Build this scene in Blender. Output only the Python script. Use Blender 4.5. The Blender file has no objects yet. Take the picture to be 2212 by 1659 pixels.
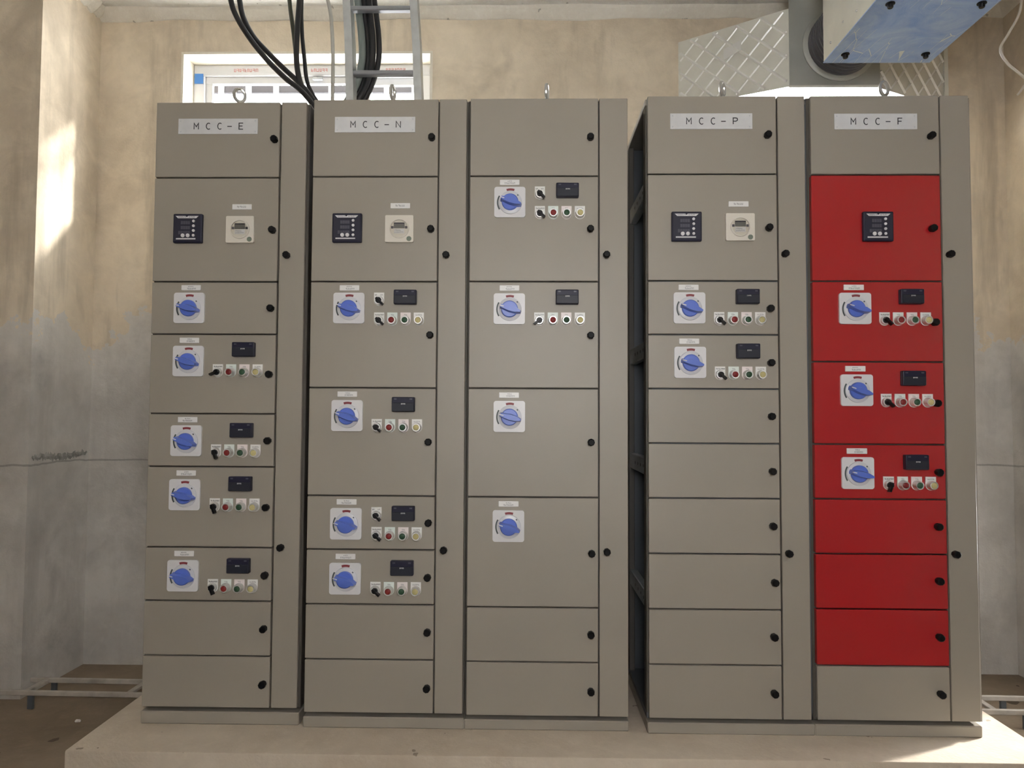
import bpy, bmesh, math, random
from mathutils import Vector, Matrix

random.seed(7)
scn = bpy.context.scene
COL = scn.collection

# ------------------------------------------------------------------ camera
cam_d = bpy.data.cameras.new('camera')
cam_d.sensor_width = 36.0
cam_d.sensor_fit = 'HORIZONTAL'
cam_d.lens = 36.0 * 1597.0 / 2212.0
cam_d.clip_start = 0.05
cam = bpy.data.objects.new('camera', cam_d)
COL.objects.link(cam)
_r = Vector((0.99982452, 0.01804341, 0.0050362))
_u = Vector((-0.00426568, -0.04249004, 0.99908778))
_f = Vector((-0.01824094, 0.99893395, 0.04240561))
CZ = 1.175
_m = Matrix((( _r.x, _u.x, -_f.x, 0.0), (_r.y, _u.y, -_f.y, -2.38), (_r.z, _u.z, -_f.z, CZ), (0, 0, 0, 1)))
cam.matrix_world = _m
scn.camera = cam

# ------------------------------------------------------------------ light
world = bpy.data.worlds.new('overcast_sky')
scn.world = world
world.use_nodes = True
bg = world.node_tree.nodes['Background']
bg.inputs['Color'].default_value = (0.97, 0.97, 0.97, 1.0)
bg.inputs['Strength'].default_value = 24.0

sun_d = bpy.data.lights.new('sun', 'SUN')
sun_d.energy = 10.0
sun_d.angle = math.radians(4.5)
sun_d.color = (1.0, 0.97, 0.92)
sun = bpy.data.objects.new('sun', sun_d)
COL.objects.link(sun)
_el = math.radians(22.0)
_sd = Vector((-0.912 * math.cos(_el), -0.41 * math.cos(_el), -math.sin(_el)))
sun.rotation_euler = _sd.to_track_quat('-Z', 'Y').to_euler()
sun.location = (9, 5, 6)

scn.view_settings.view_transform = 'Standard'
scn.view_settings.look = 'None'
scn.view_settings.gamma = 1.0
scn.view_settings.exposure = 0.0
scn.view_settings.use_curve_mapping = False
LAMP = 8.0

# ------------------------------------------------------------------ helpers
def tag(o, label=None, cat=None, group=None, kind=None):
    if label: o['label'] = label
    if cat: o['category'] = cat
    if group: o['group'] = group
    if kind: o['kind'] = kind
    return o

def link(name, me, mat=None, parent=None, loc=(0, 0, 0), rot=(0, 0, 0)):
    o = bpy.data.objects.new(name, me)
    COL.objects.link(o)
    if mat is not None and len(me.materials) == 0:
        me.materials.append(mat)
    o.location = loc
    o.rotation_euler = rot
    if parent is not None: o.parent = parent
    return o

def empty(name, loc=(0, 0, 0), rot=(0, 0, 0), parent=None):
    o = bpy.data.objects.new(name, None)
    COL.objects.link(o)
    o.empty_display_size = 0.1
    o.location = loc
    o.rotation_euler = rot
    if parent is not None: o.parent = parent
    return o

def finish(bm, name, smooth=False):
    me = bpy.data.meshes.new(name)
    bmesh.ops.recalc_face_normals(bm, faces=bm.faces[:])
    bm.to_mesh(me)
    bm.free()
    if smooth:
        me.shade_smooth() if hasattr(me, 'shade_smooth') else None
        try: me.set_sharp_from_angle(angle=math.radians(38))
        except Exception: pass
    return me

def abox(bm, x0, x1, y0, y1, z0, z1, bev=0.0, seg=2):
    r = bmesh.ops.create_cube(bm, size=1.0)
    vs = r['verts']
    bmesh.ops.transform(bm, matrix=Matrix.Translation(((x0+x1)/2, (y0+y1)/2, (z0+z1)/2)) @ Matrix.Diagonal((x1-x0, y1-y0, z1-z0, 1)), verts=vs)
    if bev > 0:
        es = list({e for v in vs for e in v.link_edges})
        bmesh.ops.bevel(bm, geom=es, offset=bev, segments=seg, profile=0.5, affect='EDGES')

def box_me(name, x0, x1, y0, y1, z0, z1, bev=0.0, seg=2):
    bm = bmesh.new()
    abox(bm, x0, x1, y0, y1, z0, z1, bev, seg)
    return finish(bm, name)

def aprism(bm, pts, y0, y1):
    """polygon in XZ, extruded along Y"""
    a = [bm.verts.new((p[0], y0, p[1])) for p in pts]
    b = [bm.verts.new((p[0], y1, p[1])) for p in pts]
    n = len(pts)
    bm.faces.new(a)
    bm.faces.new(b[::-1])
    for i in range(n):
        bm.faces.new((a[i], b[i], b[(i+1) % n], a[(i+1) % n]))

def alathe(bm, prof, n=24, c=(0, 0, 0), axis='Y'):
    """profile list of (r, h); revolved around axis (h measured along it)"""
    rings = []
    for r, h in prof:
        ring = []
        for i in range(n):
            a = 2*math.pi*i/n
            x, z = r*math.cos(a), r*math.sin(a)
            if axis == 'Y': p = (c[0]+x, c[1]+h, c[2]+z)
            elif axis == 'Z': p = (c[0]+x, c[1]+z, c[2]+h)
            else: p = (c[0]+h, c[1]+x, c[2]+z)
            ring.append(bm.verts.new(p))
        rings.append(ring)
    for k in range(len(rings)-1):
        for i in range(n):
            bm.faces.new((rings[k][i], rings[k][(i+1) % n], rings[k+1][(i+1) % n], rings[k+1][i]))
    if prof[0][0] > 1e-6: bm.faces.new(rings[0])
    if prof[-1][0] > 1e-6: bm.faces.new(rings[-1][::-1])

def lathe_me(name, prof, n=24, axis='Y'):
    bm = bmesh.new()
    alathe(bm, prof, n, axis=axis)
    bmesh.ops.remove_doubles(bm, verts=bm.verts[:], dist=1e-6)
    return finish(bm, name, True)

def catmull(pts, sub=8):
    P = [Vector(p) for p in pts]
    P = [P[0]*2-P[1]] + P + [P[-1]*2-P[-2]]
    out = []
    for i in range(1, len(P)-2):
        for s in range(sub):
            t = s/sub
            a, b, c, d = P[i-1], P[i], P[i+1], P[i+2]
            out.append(0.5*((2*b)+(c-a)*t+(2*a-5*b+4*c-d)*t*t+(3*b-a-3*c+d)*t**3))
    out.append(P[-2])
    return out

def atube(bm, pts, r, n=10, closed=False):
    """pts already sampled"""
    rings = []
    N = len(pts)
    up = None
    for i, p in enumerate(pts):
        if closed: t = (pts[(i+1) % N]-pts[i-1]).normalized()
        else: t = (pts[min(i+1, N-1)]-pts[max(i-1, 0)]).normalized()
        if up is None:
            up = t.orthogonal().normalized()
        up = (up - t*up.dot(t)).normalized()
        s = t.cross(up)
        rr = r[i] if isinstance(r, (list, tuple)) else r
        rings.append([bm.verts.new(p+(up*math.cos(2*math.pi*k/n)+s*math.sin(2*math.pi*k/n))*rr) for k in range(n)])
    M = N if closed else N-1
    for i in range(M):
        a, b = rings[i], rings[(i+1) % N]
        for k in range(n):
            bm.faces.new((a[k], a[(k+1) % n], b[(k+1) % n], b[k]))
    if not closed:
        bm.faces.new(rings[0])
        bm.faces.new(rings[-1][::-1])

def tube_me(name, pts, r, n=10, sub=8):
    bm = bmesh.new()
    atube(bm, catmull(pts, sub), r, n)
    return finish(bm, name, True)

# ------------------------------------------------------------------ materials
def mat(name, col, rough=0.5, metal=0.0, noise=0.0, nscale=20.0, bump=0.0, bscale=200.0, spec=0.5, coat=0.0):
    m = bpy.data.materials.new(name)
    m.use_nodes = True
    nt = m.node_tree
    b = nt.nodes['Principled BSDF']
    b.inputs['Base Color'].default_value = (*col, 1)
    b.inputs['Roughness'].default_value = rough
    b.inputs['Metallic'].default_value = metal
    b.inputs['Specular IOR Level'].default_value = spec
    b.inputs['Coat Weight'].default_value = coat
    tc = nt.nodes.new('ShaderNodeTexCoord')
    if noise > 0:
        n = nt.nodes.new('ShaderNodeTexNoise')
        n.inputs['Scale'].default_value = nscale
        n.inputs['Detail'].default_value = 4
        nt.links.new(tc.outputs['Object'], n.inputs['Vector'])
        r = nt.nodes.new('ShaderNodeValToRGB')
        r.color_ramp.elements[0].position = 0.3
        r.color_ramp.elements[1].position = 0.7
        r.color_ramp.elements[0].color = (*[c*(1-noise) for c in col], 1)
        r.color_ramp.elements[1].color = (*[min(1, c*(1+noise)) for c in col], 1)
        nt.links.new(n.outputs['Fac'], r.inputs['Fac'])
        nt.links.new(r.outputs['Color'], b.inputs['Base Color'])
    if bump > 0:
        n2 = nt.nodes.new('ShaderNodeTexNoise')
        n2.inputs['Scale'].default_value = bscale
        n2.inputs['Detail'].default_value = 3
        nt.links.new(tc.outputs['Object'], n2.inputs['Vector'])
        bp = nt.nodes.new('ShaderNodeBump')
        bp.inputs['Strength'].default_value = bump
        bp.inputs['Distance'].default_value = 0.002
        nt.links.new(n2.outputs['Fac'], bp.inputs['Height'])
        nt.links.new(bp.outputs['Normal'], b.inputs['Normal'])
    return m

def emit(name, col, s):
    m = bpy.data.materials.new(name)
    m.use_nodes = True
    nt = m.node_tree
    nt.nodes.clear()
    e = nt.nodes.new('ShaderNodeEmission')
    e.inputs['Color'].default_value = (*col, 1)
    e.inputs['Strength'].default_value = s
    o = nt.nodes.new('ShaderNodeOutputMaterial')
    nt.links.new(e.outputs[0], o.inputs[0])
    return m

def glass(name, tint=(1, 1, 1), gl=0.08, rough=0.02):
    m = bpy.data.materials.new(name)
    m.use_nodes = True
    nt = m.node_tree
    nt.nodes.clear()
    t = nt.nodes.new('ShaderNodeBsdfTransparent')
    t.inputs['Color'].default_value = (*tint, 1)
    g = nt.nodes.new('ShaderNodeBsdfGlossy')
    g.inputs['Roughness'].default_value = rough
    mx = nt.nodes.new('ShaderNodeMixShader')
    mx.inputs[0].default_value = gl
    o = nt.nodes.new('ShaderNodeOutputMaterial')
    nt.links.new(t.outputs[0], mx.inputs[1])
    nt.links.new(g.outputs[0], mx.inputs[2])
    nt.links.new(mx.outputs[0], o.inputs[0])
    return m

class NT:
    """tiny node builder"""
    def __init__(s, name):
        s.m = bpy.data.materials.new(name)
        s.m.use_nodes = True
        s.t = s.m.node_tree
        s.b = s.t.nodes['Principled BSDF']
        tc = s.t.nodes.new('ShaderNodeTexCoord')
        s.co = tc.outputs['Object']
    def n(s, kind, **kw):
        nd = s.t.nodes.new(kind)
        for k, v in kw.items():
            if k in nd.inputs: 
                i = nd.inputs[k]
                if hasattr(v, 'is_linked'): s.t.links.new(v, i)
                else: i.default_value = v
            else: setattr(nd, k, v)
        return nd
    def noise(s, scale, detail=5, rough=0.55, vec=None, dist=0.0):
        nd = s.n('ShaderNodeTexNoise', Scale=scale, Detail=detail, Roughness=rough, Distortion=dist)
        s.t.links.new(vec if vec is not None else s.co, nd.inputs['Vector'])
        return nd.outputs['Fac']
    def math(s, op, a, b=None, clamp=False):
        nd = s.t.nodes.new('ShaderNodeMath')
        nd.operation = op
        nd.use_clamp = clamp
        for i, v in enumerate((a, b)):
            if v is None: continue
            if hasattr(v, 'is_linked'): s.t.links.new(v, nd.inputs[i])
            else: nd.inputs[i].default_value = v
        return nd.outputs[0]
    def ramp(s, fac, stops):
        nd = s.t.nodes.new('ShaderNodeValToRGB')
        el = nd.color_ramp.elements
        while len(el) < len(stops): el.new(0.5)
        for e, (p, c) in zip(el, stops):
            e.position = p
            e.color = (*c, 1) if len(c) == 3 else c
        s.t.links.new(fac, nd.inputs['Fac'])
        return nd.outputs['Color']
    def mix(s, fac, a, b, mode='MIX'):
        nd = s.t.nodes.new('ShaderNodeMix')
        nd.data_type = 'RGBA'
        nd.blend_type = mode
        for i, v in ((0, fac), (6, a), (7, b)):
            if hasattr(v, 'is_linked'): s.t.links.new(v, nd.inputs[i])
            elif i == 0: nd.inputs[0].default_value = v
            else: nd.inputs[i].default_value = (*v, 1)
        return nd.outputs[2]
    def scaled(s, sc, loc=(0, 0, 0)):
        nd = s.t.nodes.new('ShaderNodeMapping')
        nd.inputs['Scale'].default_value = sc
        nd.inputs['Location'].default_value = loc
        s.t.links.new(s.co, nd.inputs['Vector'])
        return nd.outputs[0]
    def bump(s, h, strength=0.3, dist=0.01):
        nd = s.t.nodes.new('ShaderNodeBump')
        nd.inputs['Strength'].default_value = strength
        nd.inputs['Distance'].default_value = dist
        s.t.links.new(h, nd.inputs['Height'])
        s.t.links.new(nd.outputs[0], s.b.inputs['Normal'])
    def xyz(s):
        nd = s.t.nodes.new('ShaderNodeSeparateXYZ')
        s.t.links.new(s.co, nd.inputs[0])
        return nd.outputs
    def out(s, col=None, rough=None):
        if col is not None: s.t.links.new(col, s.b.inputs['Base Color'])
        if rough is not None:
            if hasattr(rough, 'is_linked'): s.t.links.new(rough, s.b.inputs['Roughness'])
            else: s.b.inputs['Roughness'].default_value = rough
        return s.m

def wall_mat(name, upper, upper_dark, lower, lower_dark, zb=1.575):
    s = NT(name)
    x, y, z = s.xyz()
    # trowelled tan plaster above, bare grey concrete below, ragged edge between
    edge = s.math('ADD', s.math('MULTIPLY', s.math('SUBTRACT', s.noise(3.6, 6, 0.62), 0.5), 0.9), zb)
    edge = s.math('ADD', edge, s.math('MULTIPLY', s.math('SUBTRACT', s.noise(19.0, 4, 0.6), 0.5), 0.10))
    up = s.math('GREATER_THAN', z, edge)
    n1 = s.noise(1.7, 6, 0.6)
    n2 = s.noise(6.0, 6, 0.65, dist=0.6)
    st = s.noise(1.0, 5, 0.6, vec=s.scaled((6.0, 6.0, 0.8)))
    bl = s.noise(2.6, 5, 0.55, dist=1.2, vec=s.scaled((1, 1, 0.7), (3, 1, 5)))
    cu = s.ramp(n1, [(0.36, upper_dark), (0.60, upper)])
    cu = s.mix(s.math('MULTIPLY', s.math('SUBTRACT', n2, 0.45, True), 1.3, True), cu, tuple(min(1, c*1.28) for c in upper))
    cu = s.mix(s.math('MULTIPLY', s.math('SUBTRACT', st, 0.56, True), 3.2, True), cu, tuple(c*0.5 for c in upper_dark))
    cu = s.mix(s.math('MULTIPLY', s.math('SUBTRACT', bl, 0.55, True), 3.0, True), cu, tuple(c*0.72 for c in upper_dark))
    cl = s.ramp(n1, [(0.36, lower_dark), (0.60, lower)])
    cl = s.mix(s.math('MULTIPLY', s.math('SUBTRACT', st, 0.48, True), 3.0, True), cl, lower_dark)
    cl = s.mix(s.math('MULTIPLY', s.math('SUBTRACT', bl, 0.56, True), 2.5, True), cl, tuple(c*0.6 for c in lower_dark))
    cl = s.mix(s.math('MULTIPLY', s.math('SUBTRACT', n2, 0.52, True), 1.4, True), cl, tuple(c*1.25 for c in lower))
    sk = s.math('MULTIPLY', s.math('SUBTRACT', 1.0, s.math('MULTIPLY', s.math('ABSOLUTE', s.math('SUBTRACT', edge, z)), 4.0), True), 0.6, True)
    cl = s.mix(sk, cl, tuple(min(1, c*1.25) for c in lower))
    # cast joint line in the concrete
    jz = s.math('ADD', s.math('MULTIPLY', s.noise(5.0, 4), 0.03), 0.94)
    jl = s.math('LESS_THAN', s.math('ABSOLUTE', s.math('SUBTRACT', z, jz)), 0.004)
    cl = s.mix(s.math('MULTIPLY', jl, 0.55), cl, tuple(c*0.45 for c in lower_dark))
    c = s.mix(up, cl, cu)
    h = s.math('ADD', s.math('MULTIPLY', up, 0.6), s.math('MULTIPLY', s.noise(28.0, 6, 0.7), 0.5))
    s.bump(h, 0.55, 0.012)
    s.b.inputs['Specular IOR Level'].default_value = 0.25
    return s.out(c, 0.85)

M = {}
M['wall'] = wall_mat('plastered_wall', (0.78, 0.675, 0.53), (0.575, 0.485, 0.37), (0.62, 0.585, 0.54), (0.40, 0.375, 0.34))
def concrete(name, a, b, sc=2.0, rough=0.85, bump=0.4):
    s = NT(name)
    n1 = s.noise(sc, 7, 0.62)
    n2 = s.noise(sc*9, 5, 0.65)
    c = s.ramp(n1, [(0.32, b), (0.66, a)])
    c = s.mix(s.math('MULTIPLY', s.math('SUBTRACT', n2, 0.5, True), 1.2, True), c, tuple(min(1, k*1.2) for k in a))
    c = s.mix(s.math('GREATER_THAN', s.noise(sc*5.1, 3, 0.5), 0.71), c, tuple(k*0.62 for k in b))
    s.bump(s.math('ADD', s.math('MULTIPLY', n2, 0.5), s.noise(sc*30, 4)), bump, 0.006)
    s.b.inputs['Specular IOR Level'].default_value = 0.25
    return s.out(c, rough)
M['floor'] = concrete('earthy_concrete_floor', (0.27, 0.21, 0.15), (0.17, 0.13, 0.09), 1.6, 0.9)
M['plinth'] = concrete('plinth_concrete', (0.60, 0.52, 0.42), (0.47, 0.39, 0.30), 2.6, 0.8, 0.3)
M['ceil'] = concrete('ceiling_plaster', (0.90, 0.89, 0.85), (0.74, 0.72, 0.67), 5.0, 0.9, 0.7)
M['cove'] = concrete('cove_plaster', (0.88, 0.84, 0.76), (0.74, 0.69, 0.60), 4.0, 0.85, 0.4)
M['reveal'] = concrete('reveal_plaster', (0.85, 0.80, 0.70), (0.72, 0.66, 0.55), 4.0, 0.85, 0.3)
M['paint'] = mat('pebble_grey_powder_coat', (0.315, 0.283, 0.238), 0.45, noise=0.03, nscale=3, bump=0.05, bscale=900)
M['paint_d'] = mat('frame_gap_shade_grey', (0.085, 0.075, 0.062), 0.6)  # frame grey darkened so the gaps around the doors look shaded
M['inner'] = mat('dark_galvanised_inside', (0.10, 0.11, 0.12), 0.5, 0.3)
M['strut'] = mat('galvanised_strut', (0.52, 0.54, 0.57), 0.42, 0.4, noise=0.15, nscale=12)
M['red'] = mat('signal_red_paint', (0.40, 0.018, 0.021), 0.24, noise=0.03, nscale=3, bump=0.02, bscale=14, coat=0.4)
M['black'] = mat('black_plastic', (0.005, 0.005, 0.006), 0.4, spec=0.25)
M['navy'] = mat('navy_black_plastic', (0.014, 0.014, 0.034), 0.45, spec=0.3)
M['screen'] = mat('dark_screen', (0.028, 0.028, 0.046), 0.4, spec=0.3)
M['screen2'] = mat('smoke_display_cover', (0.020, 0.022, 0.033), 0.45, spec=0.3)
M['segment'] = mat('dim_display_digits', (0.075, 0.075, 0.10), 0.3)
M['white'] = mat('white_plastic', (0.72, 0.71, 0.72), 0.35)
M['whitelab'] = mat('white_engraved_label', (0.80, 0.79, 0.78), 0.35)
M['plate'] = mat('brushed_white_nameplate', (0.66, 0.66, 0.67), 0.16, 0.0, noise=0.04, nscale=30, bump=0.03, bscale=30)
M['ink'] = mat('black_lettering', (0.03, 0.03, 0.035), 0.5)
M['greyink'] = mat('grey_print', (0.28, 0.27, 0.28), 0.5)
M['blue'] = mat('blue_rotary_handle', (0.105, 0.175, 0.60), 0.33)
M['ringw'] = mat('pale_dial_ring', (0.62, 0.62, 0.65), 0.3)
M['darkmark'] = mat('dark_green_scale', (0.06, 0.075, 0.075), 0.5)
M['redmark'] = mat('dark_red_scale', (0.22, 0.03, 0.04), 0.5)
M['beige'] = mat('ivory_meter_plastic', (0.70, 0.655, 0.58), 0.4)
M['lcd'] = mat('grey_lcd', (0.17, 0.17, 0.165), 0.25)
M['metergreen'] = mat('grey_green_mark', (0.16, 0.19, 0.15), 0.5)
M['cover'] = glass('clear_round_cover', (0.98, 0.98, 0.97), 0.03, 0.05)
M['chrome'] = mat('polished_bezel', (0.85, 0.85, 0.84), 0.38, 0.7)
M['lens_red'] = mat('red_lens', (0.20, 0.02, 0.02), 0.42, spec=0.3)
M['lens_green'] = mat('green_lens', (0.03, 0.075, 0.04), 0.42, spec=0.3)
M['lens_yellow'] = mat('yellow_lens', (0.52, 0.46, 0.22), 0.42, spec=0.3)
M['legend'] = mat('white_legend', (0.80, 0.79, 0.77), 0.4)
M['legend_g'] = mat('greenish_white_legend', (0.74, 0.80, 0.76), 0.4)
M['legend_p'] = mat('pinkish_white_legend', (0.82, 0.74, 0.73), 0.4)
M['steel'] = mat('zinc_steel', (0.62, 0.62, 0.60), 0.3, 0.9)
M['galv'] = mat('galvanised_ladder', (0.60, 0.62, 0.62), 0.4, 0.5, noise=0.12, nscale=18)
M['cable'] = mat('black_cable_sheath', (0.012, 0.012, 0.014), 0.3)
M['cable2'] = mat('olive_black_sheath', (0.035, 0.038, 0.022), 0.35)
M['cable_g'] = mat('grey_green_sheath', (0.20, 0.23, 0.215), 0.4)
M['conduit'] = mat('grey_conduit', (0.45, 0.43, 0.38), 0.45)
M['wire'] = mat('pale_wire_sheath', (0.60, 0.55, 0.47), 0.4)
M['copper'] = mat('bare_wire_end', (0.85, 0.80, 0.72), 0.35, 0.5)
M['pvc'] = mat('white_window_profile', (0.83, 0.83, 0.84), 0.35)
M['film'] = mat('milky_protective_film', (0.72, 0.73, 0.76), 0.3, bump=0.3, bscale=60)
M['redprint'] = mat('red_film_print', (0.55, 0.20, 0.19), 0.5)
M['tape'] = mat('blue_tape', (0.05, 0.20, 0.55), 0.45)
M['pane'] = glass('window_pane', (0.97, 0.98, 0.98), 0.06)
M['bars'] = mat('white_outside_bars', (0.80, 0.80, 0.80), 0.5)
M['barrail'] = mat('backlit_shade_outside_rail', (0.028, 0.027, 0.030), 0.8, spec=0.1)  # backlit shade put into the colour, stays grey against the bright sky
M['gi'] = mat('galvanised_sheet', (0.78, 0.77, 0.70), 0.36, 0.2, noise=0.06, nscale=9, bump=0.10, bscale=7)
M['ridge'] = mat('ridge_painted_highlight', (0.97, 0.97, 0.93), 0.3, 0.1)  # bead highlights are put into this near-white colour
M['rung'] = mat('dark_steel_rung', (0.34, 0.35, 0.37), 0.3, 0.6)  # rungs in a darker steel than the side rails
M['gid'] = mat('grey_galvanised_plate', (0.42, 0.43, 0.40), 0.42, 0.35, noise=0.10, nscale=6)
M['hose'] = mat('dark_flexible_hose', (0.10, 0.10, 0.115), 0.28, 0.3)
M['sticker'] = mat('white_sticker', (0.80, 0.79, 0.76), 0.5)
M['pipe'] = mat('dusty_pale_rail', (0.40, 0.36, 0.31), 0.6, noise=0.25, nscale=14)
M['chip'] = mat('plaster_chip', (0.70, 0.66, 0.60), 0.8)
M['lampbody'] = mat('white_enamel', (0.8, 0.8, 0.8), 0.4)
M['tube'] = emit('fluorescent_tube', (1.0, 0.97, 0.92), LAMP)
M['knob'] = mat('black_lock_knob', (0.004, 0.004, 0.005), 0.5, spec=0.2)
# crumpled blue film under the duct
_s = NT('blue_film_metal')
_n = _s.noise(7.0, 6, 0.6, dist=1.4)
_v = _s.n('ShaderNodeTexVoronoi', feature='DISTANCE_TO_EDGE', Scale=9.0)
_s.t.links.new(_s.scaled((2.6, 0.5, 1.0)), _v.inputs['Vector'])
_sc = _s.math('LESS_THAN', _v.outputs['Distance'], 0.010)
_sc = _s.math('MULTIPLY', _sc, _s.math('GREATER_THAN', _s.noise(4.0, 3), 0.5))
_c = _s.ramp(_n, [(0.25, (0.24, 0.42, 0.85)), (0.75, (0.55, 0.72, 0.98))])
_c = _s.mix(_sc, _c, (0.85, 0.90, 0.97))
_s.b.inputs['Metallic'].default_value = 0.25
_s.bump(_n, 0.35, 0.02)
M['bluefilm'] = _s.out(_c, 0.33)

# ------------------------------------------------------------------ the setting
PZ = 0.18          # plinth top
CEIL = 3.125
XL, XC, XR = -3.1, -2.068, 2.262
YB, YC, YF = 1.10, 0.67, -3.0

def struct(name, me, m, parent=None):
    o = link(name, me, m, parent)
    if parent is None: o['kind'] = 'structure'
    return o

def holed(name, axis, a0, a1, t0, t1, z0, z1, holes):
    """wall slab along axis ('x' or 'y') with rectangular holes (a0,a1,z0,z1)"""
    bm = bmesh.new()
    A = sorted({a0, a1, *[h[0] for h in holes], *[h[1] for h in holes]})
    Z = sorted({z0, z1, *[h[2] for h in holes], *[h[3] for h in holes]})
    ts = (t0, t1)
    def P(a, t, z): return (a, t, z) if axis == 'x' else (t, a, z)
    def solid(i, j):
        if i < 0 or j < 0 or i >= len(A)-1 or j >= len(Z)-1: return False
        ca, cz = (A[i]+A[i+1])/2, (Z[j]+Z[j+1])/2
        return not any(h[0] < ca < h[1] and h[2] < cz < h[3] for h in holes)
    V = {}
    def v(i, k, j):
        if (i, k, j) not in V: V[(i, k, j)] = bm.verts.new(P(A[i], ts[k], Z[j]))
        return V[(i, k, j)]
    for i in range(len(A)-1):
        for j in range(len(Z)-1):
            if not solid(i, j): continue
            for k in (0, 1):
                bm.faces.new((v(i, k, j), v(i+1, k, j), v(i+1, k, j+1), v(i, k, j+1)))
            if not solid(i-1, j): bm.faces.new((v(i, 0, j), v(i, 1, j), v(i, 1, j+1), v(i, 0, j+1)))
            if not solid(i+1, j): bm.faces.new((v(i+1, 0, j), v(i+1, 1, j), v(i+1, 1, j+1), v(i+1, 0, j+1)))
            if not solid(i, j-1): bm.faces.new((v(i, 0, j), v(i, 1, j), v(i+1, 1, j), v(i+1, 0, j)))
            if not solid(i, j+1): bm.faces.new((v(i, 0, j+1), v(i, 1, j+1), v(i+1, 1, j+1), v(i+1, 0, j+1)))
    return finish(bm, name)

W1 = (-1.672, -0.453, 2.22, 2.925)
W2 = (0.80, 1.90, 2.55, 2.90)
W3 = (0.02, 0.62, 0.47, 0.95)
D1 = (-0.28, 0.64, 1.18, 2.05)
struct('floor', box_me('floor', XL-0.2, XR+0.2, YF-0.2, YB+0.2, -0.15, 0.0), M['floor'])
struct('ceiling', box_me('ceiling', XL-0.2, XR+0.2, YF-0.2, YB+0.2, CEIL, CEIL+0.2), M['ceil'])
struct('wall_back', holed('wall_back', 'x', XC, XR+0.2, YB, YB+0.2, 0.0, CEIL, [W1, W2]), M['wall'])
struct('wall_corner', box_me('wall_corner', XL, XC, YC, YB+0.2, 0.0, CEIL), M['wall'])
struct('wall_left', box_me('wall_left', XL-0.2, XL, YF-0.2, YB+0.2, 0.0, CEIL), M['wall'])
struct('wall_right', holed('wall_right', 'y', YF, YB, XR, XR+0.2, 0.0, CEIL, [W3]), M['wall'])
struct('wall_front', holed('wall_front', 'x', XL, XR+0.2, YF-0.2, YF, 0.0, CEIL, [D1]), M['wall'])

def cove(name, p0, p1, inward):
    """plaster cove between wall and ceiling, from p0 to p1 (xy), inward = unit xy vector"""
    bm = bmesh.new()
    prof = [(0.0, -0.048), (0.006, -0.046), (0.022, -0.034), (0.040, -0.014), (0.046, 0.0), (0.0, 0.0)]
    n = 24
    rows = []
    for i in range(n+1):
        t = i/n
        x, y = p0[0]+(p1[0]-p0[0])*t, p0[1]+(p1[1]-p0[1])*t
        w = 1.0+0.12*math.sin(i*2.1)+0.08*math.sin(i*5.3+1)
        rows.append([bm.verts.new((x+inward[0]*a*w, y+inward[1]*a*w, CEIL+b*w)) for a, b in prof])
    for i in range(n):
        for k in range(len(prof)-1):
            bm.faces.new((rows[i][k], rows[i][k+1], rows[i+1][k+1], rows[i+1][k]))
    bm.faces.new(rows[0]); bm.faces.new(rows[-1])
    struct(name, finish(bm, name), M['cove'])
cove('trim_1', (XC, YB), (XR, YB), (0, -1))
cove('trim_2', (XC, YC), (XC, YB), (1, 0))
cove('trim_3', (XL, YC), (XC+0.04, YC), (0, -1))
cove('trim_4', (XR, YF), (XR, YB), (-1, 0))

# chipped scar in the concrete of the corner block
bm = bmesh.new()
rr = random.Random(3)
for row, (zz, amp) in enumerate(((0.985, 0.017),)):
    prev = None
    for i in range(70):
        t = i/69
        yy = YC+0.02+t*(YB-YC-0.04)
        zc = zz+0.004*math.sin(i*0.11+1)+rr.uniform(-0.006, 0.006)
        w = 0.003+amp*abs(math.sin(math.pi*t))**0.4*rr.uniform(0.35, 1.0)
        cur = [bm.verts.new((XC+0.0005, yy, zc-w)), bm.verts.new((XC+0.005*rr.uniform(0.3, 1.2), yy, zc)), bm.verts.new((XC+0.0005, yy, zc+w))]
        if prev:
            bm.faces.new((prev[0], prev[1], cur[1], cur[0])); bm.faces.new((prev[1], prev[2], cur[2], cur[1]))
        prev = cur
scar = link('concrete_scar', finish(bm, 'concrete_scar'), mat('scar_concrete', (0.26, 0.25, 0.225), 0.95, bump=0.6, bscale=90, noise=0.35, nscale=40), bpy.data.objects['wall_corner'])

# ---- window behind the cables
w1 = empty('window_1', (W1[0], YB, W1[2])); w1['kind'] = 'structure'
def rel(root, me, name, m, **kw):
    """mesh given in world coordinates, put under root"""
    base = root
    off = Vector((0, 0, 0))
    while base is not None:
        off += Vector(base.location); base = base.parent
    return link(name, me, m, root, loc=-off, **kw)
def frame_me(name, x0, x1, z0, z1, y0, y1, t, bev=0.003):
    bm = bmesh.new()
    abox(bm, x0, x1, y0, y1, z1-t, z1, bev); abox(bm, x0, x1, y0, y1, z0, z0+t, bev)
    abox(bm, x0, x0+t, y0, y1, z0+t, z1-t, bev); abox(bm, x1-t, x1, y0, y1, z0+t, z1-t, bev)
    return finish(bm, name)
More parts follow.
